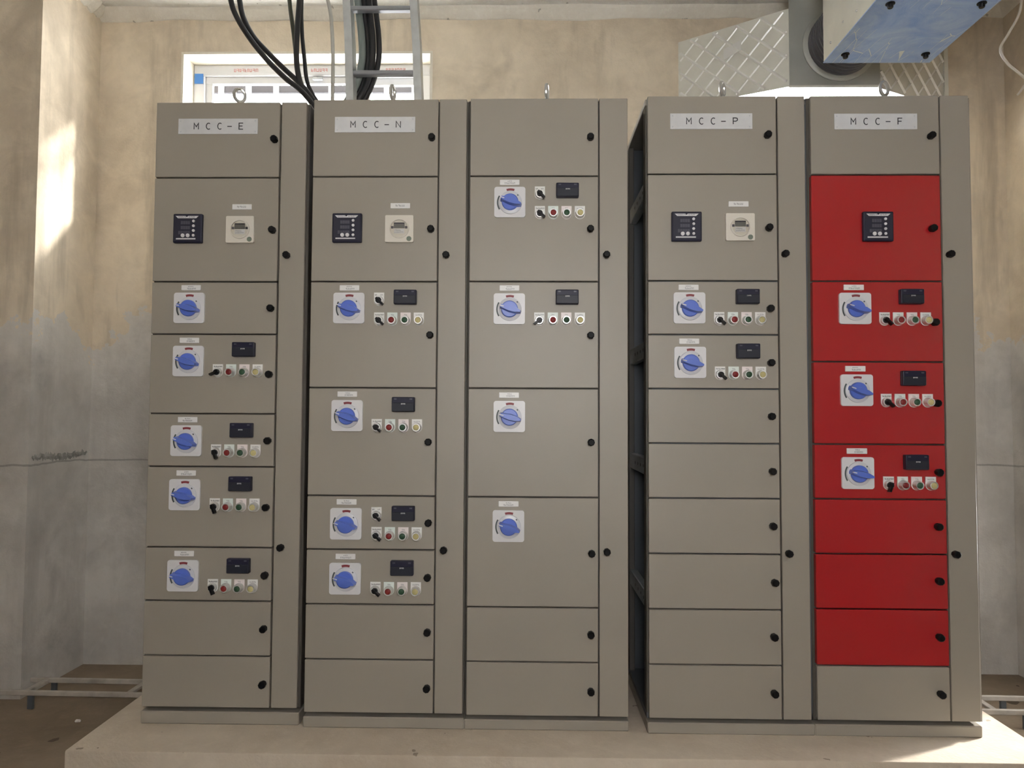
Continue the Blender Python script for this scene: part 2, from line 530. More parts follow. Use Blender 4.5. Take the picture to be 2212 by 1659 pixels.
# plaster reveal lining
bm = bmesh.new()
abox(bm, W1[0], W1[0]+0.012, YB-0.002, YB+0.2, W1[2], W1[3]); abox(bm, W1[1]-0.012, W1[1], YB-0.002, YB+0.2, W1[2], W1[3])
abox(bm, W1[0]+0.012, W1[1]-0.012, YB-0.002, YB+0.2, W1[3]-0.012, W1[3]); abox(bm, W1[0]+0.012, W1[1]-0.012, YB-0.002, YB+0.2, W1[2], W1[2]+0.012)
rel(w1, finish(bm, 'window_reveal'), 'window_reveal', M['reveal'])
fr = rel(w1, frame_me('window_frame', W1[0]+0.012, W1[1]-0.012, W1[2]+0.012, W1[3]-0.012, YB+0.11, YB+0.17, 0.055), 'window_frame', M['pvc'])
xm = -0.80
for a, b, dy in ((W1[0]+0.067, xm+0.02, 0.0), (xm-0.02, W1[1]-0.067, 0.022)):
    sx = rel(w1, frame_me('sash', a, b, W1[2]+0.067, W1[3]-0.067, YB+0.122+dy, YB+0.142+dy, 0.035), 'sash', M['pvc'])
    rel(sx, box_me('pane', a+0.034, b-0.034, YB+0.130+dy, YB+0.134+dy, W1[2]+0.1, W1[3]-0.1), 'pane', M['pane'])
rel(fr, box_me('protective_film', W1[0]+0.03, W1[1]-0.03, YB+0.1085, YB+0.1098, W1[3]-0.062, W1[3]-0.022), 'protective_film', M['film'])
def glyph_row(bm, x0, x1, y, zc, h, seed, t=0.0006):
    """unreadable small print: a row of little stroke groups facing -Y"""
    r = random.Random(seed)
    x = x0
    while x < x1-h*0.3:
        w = h*r.uniform(0.45, 0.8)
        s = h*0.16
        k = r.randint(0, 3)
        if k != 1: abox(bm, x, x+s, y-t, y, zc-h/2, zc+h/2)
        if k != 2: abox(bm, x+w-s, x+w, y-t, y, zc-h/2, zc+h/2)
        if k in (0, 1): abox(bm, x, x+w, y-t, y, zc+h/2-s, zc+h/2)
        if k in (1, 2): abox(bm, x, x+w, y-t, y, zc-s/2, zc+s/2)
        if k in (2, 3): abox(bm, x, x+w, y-t, y, zc-h/2, zc-h/2+s)
        x += w+h*0.25
for i, (a, b) in enumerate(((-1.458, -1.343), (-1.072, -0.99), (-0.700, -0.60))):
    bm = bmesh.new()
    glyph_row(bm, a, b, YB+0.1085, W1[3]-0.040, 0.016, 11+i)
    rel(fr, finish(bm, 'film_print'), 'film_print', M['redprint'])
rel(fr, box_me('tape', -1.655, -1.612, YB+0.106, YB+0.108, 2.818, 2.868), 'tape', M['tape'])
rel(fr, box_me('sash_latch', -1.065, -1.015, YB+0.104, YB+0.122, 2.836, 2.850, 0.004), 'sash_latch', M['strut'])
gb = empty('outside_railing', (W1[0], YB+0.3, W1[2])); tag(gb, 'dark grey rail with short white posts outside the left window', 'railing')
for i in range(9):
    x = W1[0]+0.07+i*0.145
    rel(gb, box_me('post', x-0.012, x+0.012, YB+0.289, YB+0.309, 2.852, 2.912, 0.002), 'post', M['bars'])
rel(gb, box_me('rail', W1[0]-0.1, W1[1]+0.1, YB+0.310, YB+0.33, 2.862, 2.900, 0.002), 'rail', M['barrail'])
rel(gb, box_me('wall_anchor', W1[0]-0.16, W1[0]-0.10, YB+0.2, YB+0.33, 2.862, 2.900, 0.002), 'wall_anchor', M['barrail'])
rel(gb, box_me('wall_anchor', W1[1]+0.10, W1[1]+0.16, YB+0.2, YB+0.33, 2.862, 2.900, 0.002), 'wall_anchor', M['barrail'])

# ---- window behind the hood, right-hand window, unseen opening added behind the camera for front light
w2 = empty('window_2', (W2[0], YB, W2[2])); w2['kind'] = 'structure'
rel(w2, frame_me('window_frame', W2[0], W2[1], W2[2], W2[3], YB+0.12, YB+0.17, 0.05), 'window_frame', M['pvc'])
w3 = empty('window_3', (XR, W3[0], W3[2])); w3['kind'] = 'structure'
bm = bmesh.new()
for a in ((W3[0], W3[0]+0.05, W3[2], W3[3]), (W3[1]-0.05, W3[1], W3[2], W3[3]), (W3[0], W3[1], W3[3]-0.05, W3[3]), (W3[0], W3[1], W3[2], W3[2]+0.05)):
    abox(bm, XR+0.1, XR+0.15, *a)
rel(w3, finish(bm, 'window_frame'), 'window_frame', M['pvc'])
w4 = empty('added_window_4', (D1[0], YF, D1[2])); w4['kind'] = 'structure'
rel(w4, frame_me('window_frame', D1[0], D1[1], D1[2], D1[3], YF-0.15, YF-0.1, 0.05), 'window_frame', M['pvc'])

# ------------------------------------------------------------------ concrete plinth
bm = bmesh.new()
nx, PX0, PX1, PY0, PY1 = 40, -1.357, 1.562, -0.178, 0.49
abox(bm, PX0, PX1, PY0, PY1, 0.0, PZ, 0.006, 2)
pl = link('concrete_plinth', finish(bm, 'concrete_plinth', True), M['plinth'])
tag(pl, 'long low concrete plinth on the floor under the row of cabinets', 'plinth')

# ------------------------------------------------------------------ shared device meshes (all face -Y, origin on the door face)
def rrect(w, h, r, n=4):
    pts = []
    for cx, cz, a0 in ((w/2-r, h/2-r, 0), (-w/2+r, h/2-r, 90), (-w/2+r, -h/2+r, 180), (w/2-r, -h/2+r, 270)):
        for i in range(n+1):
            a = math.radians(a0+90*i/n)
            pts.append((cx+r*math.cos(a), cz+r*math.sin(a)))
    return pts
def prism_me(name, pts, y0, y1, bev=0.0):
    bm = bmesh.new()
    aprism(bm, pts, y0, y1)
    return finish(bm, name)
def arc_me(name, r0, r1, a0, a1, y0, y1, n=10):
    o = [(r1*math.cos(math.radians(a0+(a1-a0)*i/n)), r1*math.sin(math.radians(a0+(a1-a0)*i/n))) for i in range(n+1)]
    q = [(r0*math.cos(math.radians(a0+(a1-a0)*i/n)), r0*math.sin(math.radians(a0+(a1-a0)*i/n))) for i in range(n+1)]
    bm = bmesh.new()
    for i in range(n):
        aprism(bm, [o[i], o[i+1], q[i+1], q[i]], y0, y1)
    bmesh.ops.remove_doubles(bm, verts=bm.verts[:], dist=1e-6)
    return finish(bm, name)
ME = {}
ME['knob'] = lathe_me('lock_knob', [(0.0, -0.024), (0.0085, -0.024), (0.0115, -0.021), (0.012, -0.012), (0.0115, -0.006), (0.0095, -0.005), (0.0095, 0.0)], 8)
ME['tag'] = box_me('small_label', -0.032, 0.032, -0.003, 0, -0.0088, 0.0088, 0.0008, 1)
for i in range(4):
    bm = bmesh.new()
    glyph_row(bm, -0.006-0.003*(i % 2), 0.008, -0.003, 0.0035, 0.0038, 30+i)
    glyph_row(bm, -0.016+0.004*(i % 3), 0.018-0.003*(i % 2), -0.003, -0.0032, 0.0052, 40+i)
    ME['tagprint%d' % i] = finish(bm, 'label_print')
bm = bmesh.new()
glyph_row(bm, -0.016, 0.016, -0.003, 0.0, 0.006, 55)
ME['tagprint_m'] = finish(bm, 'label_print')
ME['plate'] = prism_me('switch_plate', rrect(0.101, 0.100, 0.008), -0.007, 0)
ME['ring'] = lathe_me('dial_ring', [(0.0, -0.012), (0.034, -0.012), (0.0375, -0.0105), (0.038, -0.006)], 36)
ME['handle'] = None
bm = bmesh.new()
alathe(bm, [(0.0, -0.020), (0.0245, -0.020), (0.027, -0.018), (0.0275, -0.008)], 28)
def wedge(bm, pts_low, pts_top, y_low, y_top):
    a = [bm.verts.new((p[0], y_low, p[1])) for p in pts_low]
    b = [bm.verts.new((p[0], y_top, p[1])) for p in pts_top]
    n = len(a)
    bm.faces.new(b)
    for i in range(n): bm.faces.new((a[i], a[(i+1) % n], b[(i+1) % n], b[i]))
lo = [(-0.031, -0.007), (-0.0325, 0.0), (-0.031, 0.007), (0.0, 0.0125), (0.020, 0.0115), (0.038, 0.004), (0.0385, -0.004), (0.020, -0.0115), (0.0, -0.0125)]
hi = [(-0.029, -0.0045), (-0.030, 0.0), (-0.029, 0.0045), (0.0, 0.0085), (0.020, 0.0075), (0.036, 0.0025), (0.0362, -0.0025), (0.020, -0.0075), (0.0, -0.0085)]
wedge(bm, lo, hi, -0.012, -0.040)
ME['handle'] = finish(bm, 'rotary_handle', True)
ME['pointer'] = box_me('white_pointer', -0.0335, -0.019, -0.0412, -0.0395, -0.0016, 0.0016, 0.0004, 1)
ME['redmark'] = arc_me('red_mark', 0.0395, 0.0465, 73, 107, -0.0078, -0.006)
ME['darkmark'] = arc_me('dark_scale', 0.0395, 0.0440, 148, 212, -0.0078, -0.006)
ME['tick'] = arc_me('dark_tick', 0.0315, 0.0350, 40, 48, -0.0128, -0.011, 2)
# legend plates: square top, round bottom, hole centre is the origin
leg = [(-0.0165, 0.0262), (-0.0165, 0.0)] + [(0.0165*math.cos(math.radians(180+180*i/12)), 0.0165*math.sin(math.radians(180+180*i/12))) for i in range(1, 12)] + [(0.0165, 0.0), (0.0165, 0.0262)]
for k in ('legend', 'legend_g', 'legend_p'):
    ME[k] = prism_me(k, leg, -0.003, 0)
    ME[k].materials.append(M[k])
bm = bmesh.new(); glyph_row(bm, -0.013, 0.013, -0.003, 0.0185, 0.0042, 61); ME['lp_sel'] = finish(bm, 'legend_print')
bm = bmesh.new(); glyph_row(bm, -0.013, -0.005, -0.003, 0.0185, 0.004, 64); glyph_row(bm, 0.005, 0.013, -0.003, 0.0185, 0.004, 65); ME['lp_sel2'] = finish(bm, 'legend_print')
bm = bmesh.new(); glyph_row(bm, -0.005, 0.006, -0.003, 0.0185, 0.0042, 62); ME['lp_on'] = finish(bm, 'legend_print')
bm = bmesh.new(); glyph_row(bm, -0.010, 0.011, -0.003, 0.0185, 0.0042, 63); ME['lp_trip'] = finish(bm, 'legend_print')
ME['bezel'] = lathe_me('bezel', [(0.0090, -0.020), (0.0100, -0.0235), (0.0125, -0.0235), (0.0138, -0.020), (0.0145, -0.008), (0.0152, -0.003), (0.0152, 0.0)], 20)
ME['lens'] = lathe_me('lens', [(0.0, -0.0250), (0.006, -0.0245), (0.0092, -0.0225), (0.0092, -0.019)], 18)
ME['sbezel'] = lathe_me('bezel', [(0.0, -0.012), (0.0125, -0.012), (0.0145, -0.009), (0.0152, -0.003), (0.0152, 0.0)], 20)
bm = bmesh.new()
alathe(bm, [(0.0, -0.019), (0.009, -0.019), (0.010, -0.012)], 16)
wedge(bm, [(-0.010, -0.0048), (-0.010, 0.0048), (0.021, 0.0042), (0.022, -0.0042)], [(-0.009, -0.0035), (-0.009, 0.0035), (0.0205, 0.003), (0.021, -0.003)], -0.012, -0.027)
ME['lever'] = finish(bm, 'selector_lever', True)
# relay display
ME['disp'] = box_me('relay_display', -0.0365, 0.0365, -0.020, 0, -0.0235, 0.0235, 0.003, 2)
ME['disp_low'] = box_me('display_flap', -0.0350, 0.0350, -0.0225, -0.0195, -0.0220, 0.0055, 0.0012, 1)
bm = bmesh.new(); glyph_row(bm, -0.006, 0.007, -0.0225, 0.0012, 0.0042, 71); ME['disp_print'] = finish(bm, 'display_print')
ME['disp_clip'] = box_me('display_clip', -0.004, 0.004, -0.0212, -0.0198, -0.002, 0.002)
# panel meter
ME['bm_body'] = box_me('panel_meter', -0.048, 0.048, -0.014, 0, -0.048, 0.048, 0.0035, 2)
ME['bm_face'] = box_me('meter_face', -0.044, 0.044, -0.0155, -0.0138, -0.043, 0.043, 0.0008, 1)
bm = bmesh.new(); aprism(bm, [(-0.039, 0.040), (0.037, 0.040), (0.029, 0.0325), (-0.031, 0.0325)], -0.0162, -0.015); ME['bm_band'] = finish(bm, 'meter_band')
bm = bmesh.new(); glyph_row(bm, -0.030, -0.004, -0.0162, 0.0363, 0.0038, 81); glyph_row(bm, 0.005, 0.026, -0.0162, 0.0363, 0.0038, 82); ME['bm_print'] = finish(bm, 'band_print')
bm = bmesh.new(); aprism(bm, [(-0.006, 0.0403), (0.003, 0.0403), (-0.0015, 0.036)], -0.0166, -0.0158); ME['bm_v'] = finish(bm, 'band_notch')
for i, (a, b) in enumerate(((-0.022, 0.010), (-0.022, 0.010), (-0.029, 0.010))):
    bm = bmesh.new()
    zc = 0.018-i*0.0165
    for q in range(4 if i < 2 else 5):
        abox(bm, b-0.0078*(q+1), b-0.0078*q-0.0012, -0.0162, -0.0150, zc-0.0052, zc+0.0052)
    ME['bm_digits%d' % i] = finish(bm, 'display_digits')
ME['bm_btn'] = lathe_me('meter_button', [(0.0, -0.0185), (0.0036, -0.0185), (0.0046, -0.0175), (0.0046, -0.015)], 14)
ME['bm_btn2'] = lathe_me('meter_button', [(0.0, -0.0185), (0.0052, -0.0185), (0.0063, -0.0175), (0.0063, -0.015)], 14)
ME['bm_bar'] = box_me('white_bar', -0.036, 0.028, -0.0162, -0.015, -0.0020, 0.0020)
# ivory round meter / timer
ME['lm_body'] = prism_me('ivory_meter', rrect(0.092, 0.088, 0.004), -0.010, 0)
ME['lm_ring'] = lathe_me('round_rim', [(0.0275, -0.0090), (0.0280, -0.0130), (0.0295, -0.0140), (0.0315, -0.0132), (0.0325, -0.0090)], 32)
ME['lm_cover'] = lathe_me('clear_cover', [(0.0, -0.0138), (0.0280, -0.0133)], 32)
ME['lm_lcd'] = box_me('lcd', -0.0175, 0.0175, -0.0115, -0.0095, 0.001, 0.0195, 0.0006, 1)
ME['lm_bar'] = box_me('dark_strip', -0.0165, 0.0165, -0.0118, -0.0113, 0.0155, 0.0190)
ME['lm_card'] = box_me('pale_card', -0.0165, 0.0165, -0.0110, -0.0095, -0.016, -0.001, 0.0006, 1)
bm = bmesh.new(); glyph_row(bm, -0.014, 0.008, -0.0110, -0.006, 0.004, 91); glyph_row(bm, -0.014, 0.014, -0.0110, -0.012, 0.0035, 92); ME['lm_print'] = finish(bm, 'card_print')
ME['lm_pad'] = box_me('grey_side_pad', -0.004, 0.004, -0.0112, -0.0095, -0.004, 0.004, 0.001, 1)
ME['lm_mark'] = lathe_me('corner_mark', [(0.0, -0.0108), (0.008, -0.0108), (0.0085, -0.009)], 14)
ME['rivet'] = lathe_me('rivet', [(0.0, -0.0040), (0.002, -0.0036), (0.0028, -0.0022), (0.0028, 0.0)], 10)
ME['name'] = box_me('nameplate', -0.1325, 0.1325, -0.003, 0, -0.026, 0.026, 0.0008, 1)

STROKES = {
 'M': [[(-0.36, 0), (-0.36, 1), (0, 0.42), (0.36, 1), (0.36, 0)]],
 'C': [[(0.36*math.cos(math.radians(a)), 0.5+0.5*math.sin(math.radians(a))) for a in range(52, 309, 16)]],
 '-': [[(-0.36, 0.46), (0.36, 0.46)]],
 'E': [[(0.34, 1), (-0.32, 1), (-0.32, 0), (0.34, 0)], [(-0.32, 0.52), (0.24, 0.52)]],
 'N': [[(-0.35, 0), (-0.35, 1), (0.35, 0), (0.35, 1)]],
 'P': [[(-0.32, 0), (-0.32, 1), (0.12, 1), (0.31, 0.92), (0.36, 0.75), (0.31, 0.58), (0.12, 0.48), (-0.32, 0.48)]],
 'F': [[(0.34, 1), (-0.32, 1), (-0.32, 0)], [(-0.32, 0.52), (0.24, 0.52)]],
}
def letters(txt, centres, h, w=0.0028):
    """engraved plate lettering built from flat strokes, one mesh per letter"""
    out = []
    for ch, cx in zip(txt, centres):
        bm = bmesh.new()
        for line in STROKES[ch]:
            P = [Vector((cx+x*h, 0, (z-0.5)*h)) for x, z in line]
            L, R = [], []
            for i, p in enumerate(P):
                d0 = (P[i]-P[i-1]).normalized() if i else (P[1]-P[0]).normalized()
                d1 = (P[i+1]-P[i]).normalized() if i < len(P)-1 else d0
                n0 = Vector((-d0.z, 0, d0.x)); n1 = Vector((-d1.z, 0, d1.x))
                n = (n0+n1).normalized()
                k = min(2.2, 1.0/max(0.3, n.dot(n0)))*w/2
                L.append(p+n*k); R.append(p-n*k)
            for i in range(len(P)-1):
                aprism(bm, [(L[i].x, L[i].z), (L[i+1].x, L[i+1].z), (R[i+1].x, R[i+1].z), (R[i].x, R[i].z)], -0.0037, -0.0029)
        bmesh.ops.remove_doubles(bm, verts=bm.verts[:], dist=1e-6)
        out.append(finish(bm, 'letter'))
    return out

# ------------------------------------------------------------------ measured positions on the fronts
DEV = {'E': {'bm': [(-1.1103, 1.7828)],
       'btn': [(-1.0046, -0.8738, 1.3371), (-1.0045, -0.8756, 1.0761), (-1.005, -0.8755, 0.9016), (-1.0056, -0.8762, 0.6425)],
       'ck': [(-0.7829, 1.6953), (-0.7851, 0.7466)],
       'disp': [(-0.9174, 1.385), (-0.9192, 1.1228), (-0.9195, 0.9501), (-0.92, 0.6876)],
       'knob': [(-0.8304, 2.0791), (-0.8315, 1.7781), (-0.832, 1.5204), (-0.833, 1.3046), (-0.8334, 1.0894), (-0.8353, 0.8744), (-0.8345, 0.6581), (-0.8357, 0.4876),
                (-0.8352, 0.3128)],
       'lm': [(-0.939, 1.7804)],
       'name': [(-1.0217, 2.1265)],
       'plate': [(-1.1022, 1.5213), (-1.1011, 1.3469), (-1.102, 1.0874), (-1.1028, 0.913), (-1.1023, 0.6532)],
       'sel': [],
       'tag': [(-0.9363, 1.8568), (-1.0989, 1.5882), (-1.1006, 1.4151), (-1.1, 1.1558), (-1.1005, 0.9825), (-1.1014, 0.7233)]},
 'F': {'bm': [(1.1225, 1.783)],
       'btn': [(1.1423, 1.2717, 1.5089), (1.1432, 1.273, 1.2492), (1.1465, 1.2778, 0.9882)],
       'ck': [(1.3487, 1.6941), (1.3475, 0.748)],
       'disp': [(1.2236, 1.5582), (1.2249, 1.2986), (1.2289, 1.0343)],
       'knob': [(1.2964, 2.0768), (1.2951, 1.777), (1.2962, 1.4764), (1.2974, 1.2199), (1.2996, 1.0028), (1.2949, 0.8331), (1.2948, 0.6645), (1.2931, 0.4913),
                (1.294, 0.3164)],
       'lm': [],
       'name': [(1.1242, 2.1266)],
       'plate': [(1.0484, 1.5207), (1.0499, 1.2602), (1.0493, 0.9987)],
       'sel': [],
       'tag': [(1.0463, 1.5887), (1.0475, 1.3286), (1.0487, 1.0678)]},
 'N1': {'bm': [(-0.5821, 1.7813)],
        'btn': [(-0.4756, -0.3465, 1.5063), (-0.4791, -0.3489, 1.161), (-0.4753, -0.3461, 0.8154), (-0.4763, -0.347, 0.6415)],
        'ck': [(-0.259, 1.6928), (-0.2586, 0.7452)],
        'disp': [(-0.3896, 1.5552), (-0.3917, 1.2086), (-0.3883, 0.8608), (-0.3903, 0.688)],
        'knob': [(-0.3088, 2.0794), (-0.3089, 1.7778), (-0.3085, 1.4325), (-0.3107, 1.0885), (-0.308, 0.831), (-0.3089, 0.6585), (-0.3081, 0.4866), (-0.3082, 0.3113)],
        'lm': [(-0.4123, 1.7794)],
        'name': [(-0.4972, 2.1257)],
        'plate': [(-0.5737, 1.52), (-0.5746, 1.1717), (-0.5734, 0.8253), (-0.5734, 0.6515)],
        'sel': [(-0.4764, 1.5712), (-0.4761, 0.8789)],
        'tag': [(-0.4107, 1.8565), (-0.5733, 1.5866), (-0.5753, 1.2408), (-0.5729, 0.8948), (-0.5737, 0.7209)]},
 'N2': {'bm': [],
        'btn': [(0.0443, 0.1741, 1.8552), (0.0437, 0.1744, 1.5076)],
        'ck': [(0.2594, 1.694), (0.2606, 0.7441)],
        'disp': [(0.1333, 1.9042), (0.1329, 1.5563)],
        'knob': [(0.2075, 2.0795), (0.2077, 1.778), (0.2085, 1.4328), (0.21, 1.0904), (0.2123, 0.7387), (0.2098, 0.4846), (0.2099, 0.3074)],
        'lm': [],
        'name': [],
        'plate': [(-0.0534, 1.8674), (-0.0534, 1.519), (-0.0516, 1.1714), (-0.0526, 0.8221)],
        'sel': [(0.0441, 1.9197)],
        'tag': [(-0.0545, 1.9334), (-0.0533, 1.587), (-0.0528, 1.24), (-0.0526, 0.8919)]},
 'P': {'bm': [(0.5144, 1.7827)],
       'btn': [(0.6181, 0.7487, 1.5085), (0.6198, 0.749, 1.334)],
       'ck': [(0.8272, 1.6948), (0.8292, 0.7458)],
       'disp': [(0.7069, 1.5571), (0.7069, 1.3829)],
       'knob': [(0.7754, 2.0802), (0.7769, 1.7792), (0.7784, 1.5192), (0.7792, 1.3462), (0.779, 1.1759), (0.7802, 1.0026), (0.7802, 0.831), (0.7845, 0.6553),
                (0.7803, 0.487), (0.78, 0.3129)],
       'lm': [(0.6858, 1.7819)],
       'name': [(0.5969, 2.1287)],
       'plate': [(0.523, 1.521), (0.5244, 1.3467)],
       'sel': [],
       'tag': [(0.6827, 1.858), (0.5211, 1.5877), (0.5224, 1.4145)]}}

# each column: front plane y, body x0..x1, door x0..x1, cable-chamber x0..x1, seam heights
COLS = {
 'E':  dict(y=0.014, body=(-1.2335, -0.7205), door=(-1.2290, -0.8170), cham=(-0.8110, -0.7275),
            z=[2.208, 1.955, 1.6085, 1.4355, 1.1755, 1.0035, 0.7435, 0.572, 0.3975, 0.232]),
 'N1': dict(y=0.0, body=(-0.7040, -0.1900), door=(-0.7000, -0.2895), cham=(-0.2850, -0.1960),
            z=[2.210, 1.9535, 1.6075, 1.2615, 0.9145, 0.743, 0.5695, 0.396, 0.2265]),
 'N2': dict(y=0.0, body=(-0.1900, 0.3310), door=(-0.1835, 0.2335), cham=(0.2380, 0.3290),
            z=[2.212, 1.9545, 1.6085, 1.262, 0.9135, 0.565, 0.3935, 0.2235]),
 'P':  dict(y=-0.014, body=(0.3875, 0.9090), door=(0.3925, 0.8060), cham=(0.8110, 0.8975),
            z=[2.212, 1.956, 1.609, 1.436, 1.2625, 1.089, 0.9155, 0.741, 0.5675, 0.3955, 0.2265]),
 'F':  dict(y=-0.014, body=(0.9090, 1.4270), door=(0.9165, 1.3265), cham=(1.3315, 1.4215),
            z=[2.212, 1.954, 1.609, 1.351, 1.089, 0.9165, 0.745, 0.5735, 0.398, 0.2275]),
}
LABEL = {
 'E': 'grey switchgear cabinet with nameplate MCC-E, leftmost of the row',
 'N1': 'grey switchgear cabinet with nameplate MCC-N under the cable ladder',
 'N2': 'grey switchgear cabinet without nameplate, joined to the right of MCC-N',
 'P': 'grey switchgear cabinet with nameplate MCC-P and open left side frame',
 'F': 'switchgear cabinet with red doors and nameplate MCC-F, rightmost of the row',
}
DEPTH = 0.45
SELANG = {('E', 0): 205, ('E', 1): 290, ('E', 2): 290, ('E', 3): 292, ('N2', 1): 218, ('F', 2): 255}

def place(root, name, me, m, x, y, z, rot=(0, 0, 0)):
    return link(name, me, m, root, loc=(x-root.location.x, y-root.location.y, z-root.location.z), rot=rot)
def sub(parent, name, me, m, x=0, y=0, z=0, rot=(0, 0, 0)):
    return link(name, me, m, parent, loc=(x, y, z), rot=rot)

def cabinet(key):
    c = COLS[key]; d = DEV[key]; y = c['y']
    x0, x1 = c['body']
    ztop = c['z'][0]
    root = empty('switchgear_cabinet', ((x0+x1)/2, y+DEPTH/2, PZ))
    tag(root, LABEL[key], 'cabinet', 'motor control cabinets in a row')
    yf = y+0.020                                   # recessed frame plane behind the doors
    zb = c['z'][-1]
    bm = bmesh.new()
    if key != 'P':
        abox(bm, x0, x1, yf, y+DEPTH, zb-0.004, ztop-0.001, 0.002, 1)
        place0 = finish(bm, 'body', True)
        rel(root, place0, 'body', M['paint_d'])
        rel(root, box_me('roof_panel', x0, x1, yf, y+DEPTH, ztop-0.0012, ztop+0.001), 'roof_panel', M['paint'])
    else:
        t = 0.02
        abox(bm, x0+t, x1, y+DEPTH-t, y+DEPTH, zb-0.004, ztop-0.001)          # back
        abox(bm, x1-0.004, x1, yf, y+DEPTH-t, zb-0.004, ztop-0.001)           # right side
        abox(bm, x0, x1, yf, y+DEPTH, zb-0.004, zb+0.012)                      # floor
        abox(bm, x0+t, x1-0.004, yf, yf+0.004, zb+0.012, ztop-0.03)            # front inner
        rel(root, finish(bm, 'body'), 'body', M['inner'])
        rel(root, box_me('roof_panel', x0, x1, yf, y+DEPTH, ztop-0.022, ztop-0.001, 0.002, 1), 'roof_panel', M['paint'])
        rel(root, box_me('corner_post', x0, x0+t, yf, yf+0.045, zb+0.012, ztop-0.022, 0.002, 1), 'corner_post', M['paint_d'])
        rel(root, box_me('corner_post', x0, x0+t, y+DEPTH-0.045, y+DEPTH, zb+0.012, ztop-0.022, 0.002, 1), 'corner_post', M['paint_d'])
        rel(root, box_me('inner_post', x0+0.035, x0+0.060, y+0.13, y+0.17, zb+0.012, ztop-0.022, 0.002, 1), 'inner_post', M['strut'])
        for zr in (1.925, 1.395, 1.01, 0.58):
            r_ = rel(root, box_me('side_rail', x0+0.004, x0+0.030, yf+0.045, y+DEPTH-0.045, zr-0.028, zr+0.028, 0.003, 1), 'side_rail', M['strut'])
            for q in (0.10, 0.16, 0.22, 0.28):
                rel(r_, lathe_me('slot', [(0.0, -0.0006), (0.006, -0.0004), (0.006, 0.002)], 10, 'X'), 'slot', M['black']).location += Vector((x0+0.004, y+q, zr))
    # base
    rel(root, box_me('base', x0, x1, y+0.003, y+DEPTH-0.01, PZ, zb-0.012, 0.003, 1), 'base', M['paint'])
    # compartment doors
    for i in range(len(c['z'])-1):
        zt, zl = c['z'][i], c['z'][i+1]
        gap_t = 0.0024 if i else 0.0
        gap_b = 0.0024 if i < len(c['z'])-2 else 0.003
        red = key == 'F' and 1 <= i <= 7
        a, b = c['door']
        bm = bmesh.new()
        abox(bm, a, b, y, y+0.0195, zl+gap_b, zt-gap_t, 0.0016, 1)
        dr = rel(root, finish(bm, 'door'), 'door', M['red'] if red else M['paint'])
        if red: dr['label'] = 'glossy red compartment door'
        kx, kz = d['knob'][i]
        k = link('lock_knob', ME['knob'], M['knob'], dr, loc=(kx, y, kz), rot=(0, random.uniform(0, 0.7), 0))
    # cable chamber door
    a, b = c['cham']
    bm = bmesh.new()
    abox(bm, a, b, y, y+0.0195, zb+0.003, ztop, 0.0016, 1)
    ch = rel(root, finish(bm, 'cable_chamber_door'), 'cable_chamber_door', M['paint'])
    for kx, kz in d['ck']:
        link('lock_knob', ME['knob'], M['knob'], ch, loc=(kx, y, kz), rot=(0, random.uniform(0, 0.7), 0))
    # nameplate
    for (nx_, nz_) in d['name']:
        p = place(root, 'nameplate', ME['name'], M['plate'], nx_, y, nz_)
        txt = {'E': 'MCC-E', 'N1': 'MCC-N', 'P': 'MCC-P', 'F': 'MCC-F'}[key]
        p['label'] = 'white nameplate reading ' + txt
        for lm_ in letters(txt, (-0.072, -0.031, 0.007, 0.039, 0.077), 0.0205): sub(p, 'letter', lm_, M['ink'])
        for sx in (-0.124, 0.124):
            for sz in (-0.018, 0.018): sub(p, 'rivet', ME['rivet'], M['strut'], sx, 0, sz)
    # small labels
    for i, (tx, tz) in enumerate(d['tag']):
        p = place(root, 'small_label', ME['tag'], M['whitelab'], tx, y, tz)
        first = i == 0 and key in ('E', 'N1', 'P')
        sub(p, 'label_print', ME['tagprint_m'] if first else ME['tagprint%d' % (i % 4)], M['greyink'])
    # rotary isolators
    for i, (px_, pz_) in enumerate(d['plate']):
        p = place(root, 'rotary_switch', ME['plate'], M['white'], px_, y, pz_)
        p['label'] = 'white isolator plate with blue rotary handle'
        q = random.uniform(-4, 4)
        sub(p, 'dial_ring', ME['ring'], M['ringw'], 0.002, 0, -0.002)
        h = sub(p, 'rotary_handle', ME['handle'], M['blue'], 0.001, 0, -0.002, (0, math.radians(17+q), 0))
        sub(p, 'white_pointer', ME['pointer'], M['white'], 0.001, 0, -0.002, (0, math.radians(17+q), 0))
        sub(p, 'red_mark', ME['redmark'], M['redmark'], 0.002, 0, -0.002)
        sub(p, 'dark_scale', ME['darkmark'], M['darkmark'], 0.002, 0, -0.002)
        sub(p, 'dark_tick', ME['tick'], M['darkmark'], 0.002, 0, -0.002)
    # relay displays
    for (px_, pz_) in d['disp']:
        p = place(root, 'relay_display', ME['disp'], M['navy'], px_, y, pz_)
        sub(p, 'display_flap', ME['disp_low'], M['screen2'])
        sub(p, 'display_print', ME['disp_print'], M['whitelab'])
        for sx in (-0.025, 0.025): sub(p, 'display_clip', ME['disp_clip'], M['segment'], sx, 0, 0.017)
    # selector switches and pilot lights
    def selector(px_, ztop_, ang, two=False):
        p = place(root, 'selector_switch', ME['legend'], None, px_, y, ztop_-0.0262)
        sub(p, 'legend_print', ME['lp_sel2' if two else 'lp_sel'], M['ink'])
        sub(p, 'bezel', ME['sbezel'], M['chrome'])
        sub(p, 'selector_lever', ME['lever'], M['black'], 0, 0, 0, (0, -math.radians(ang), 0))
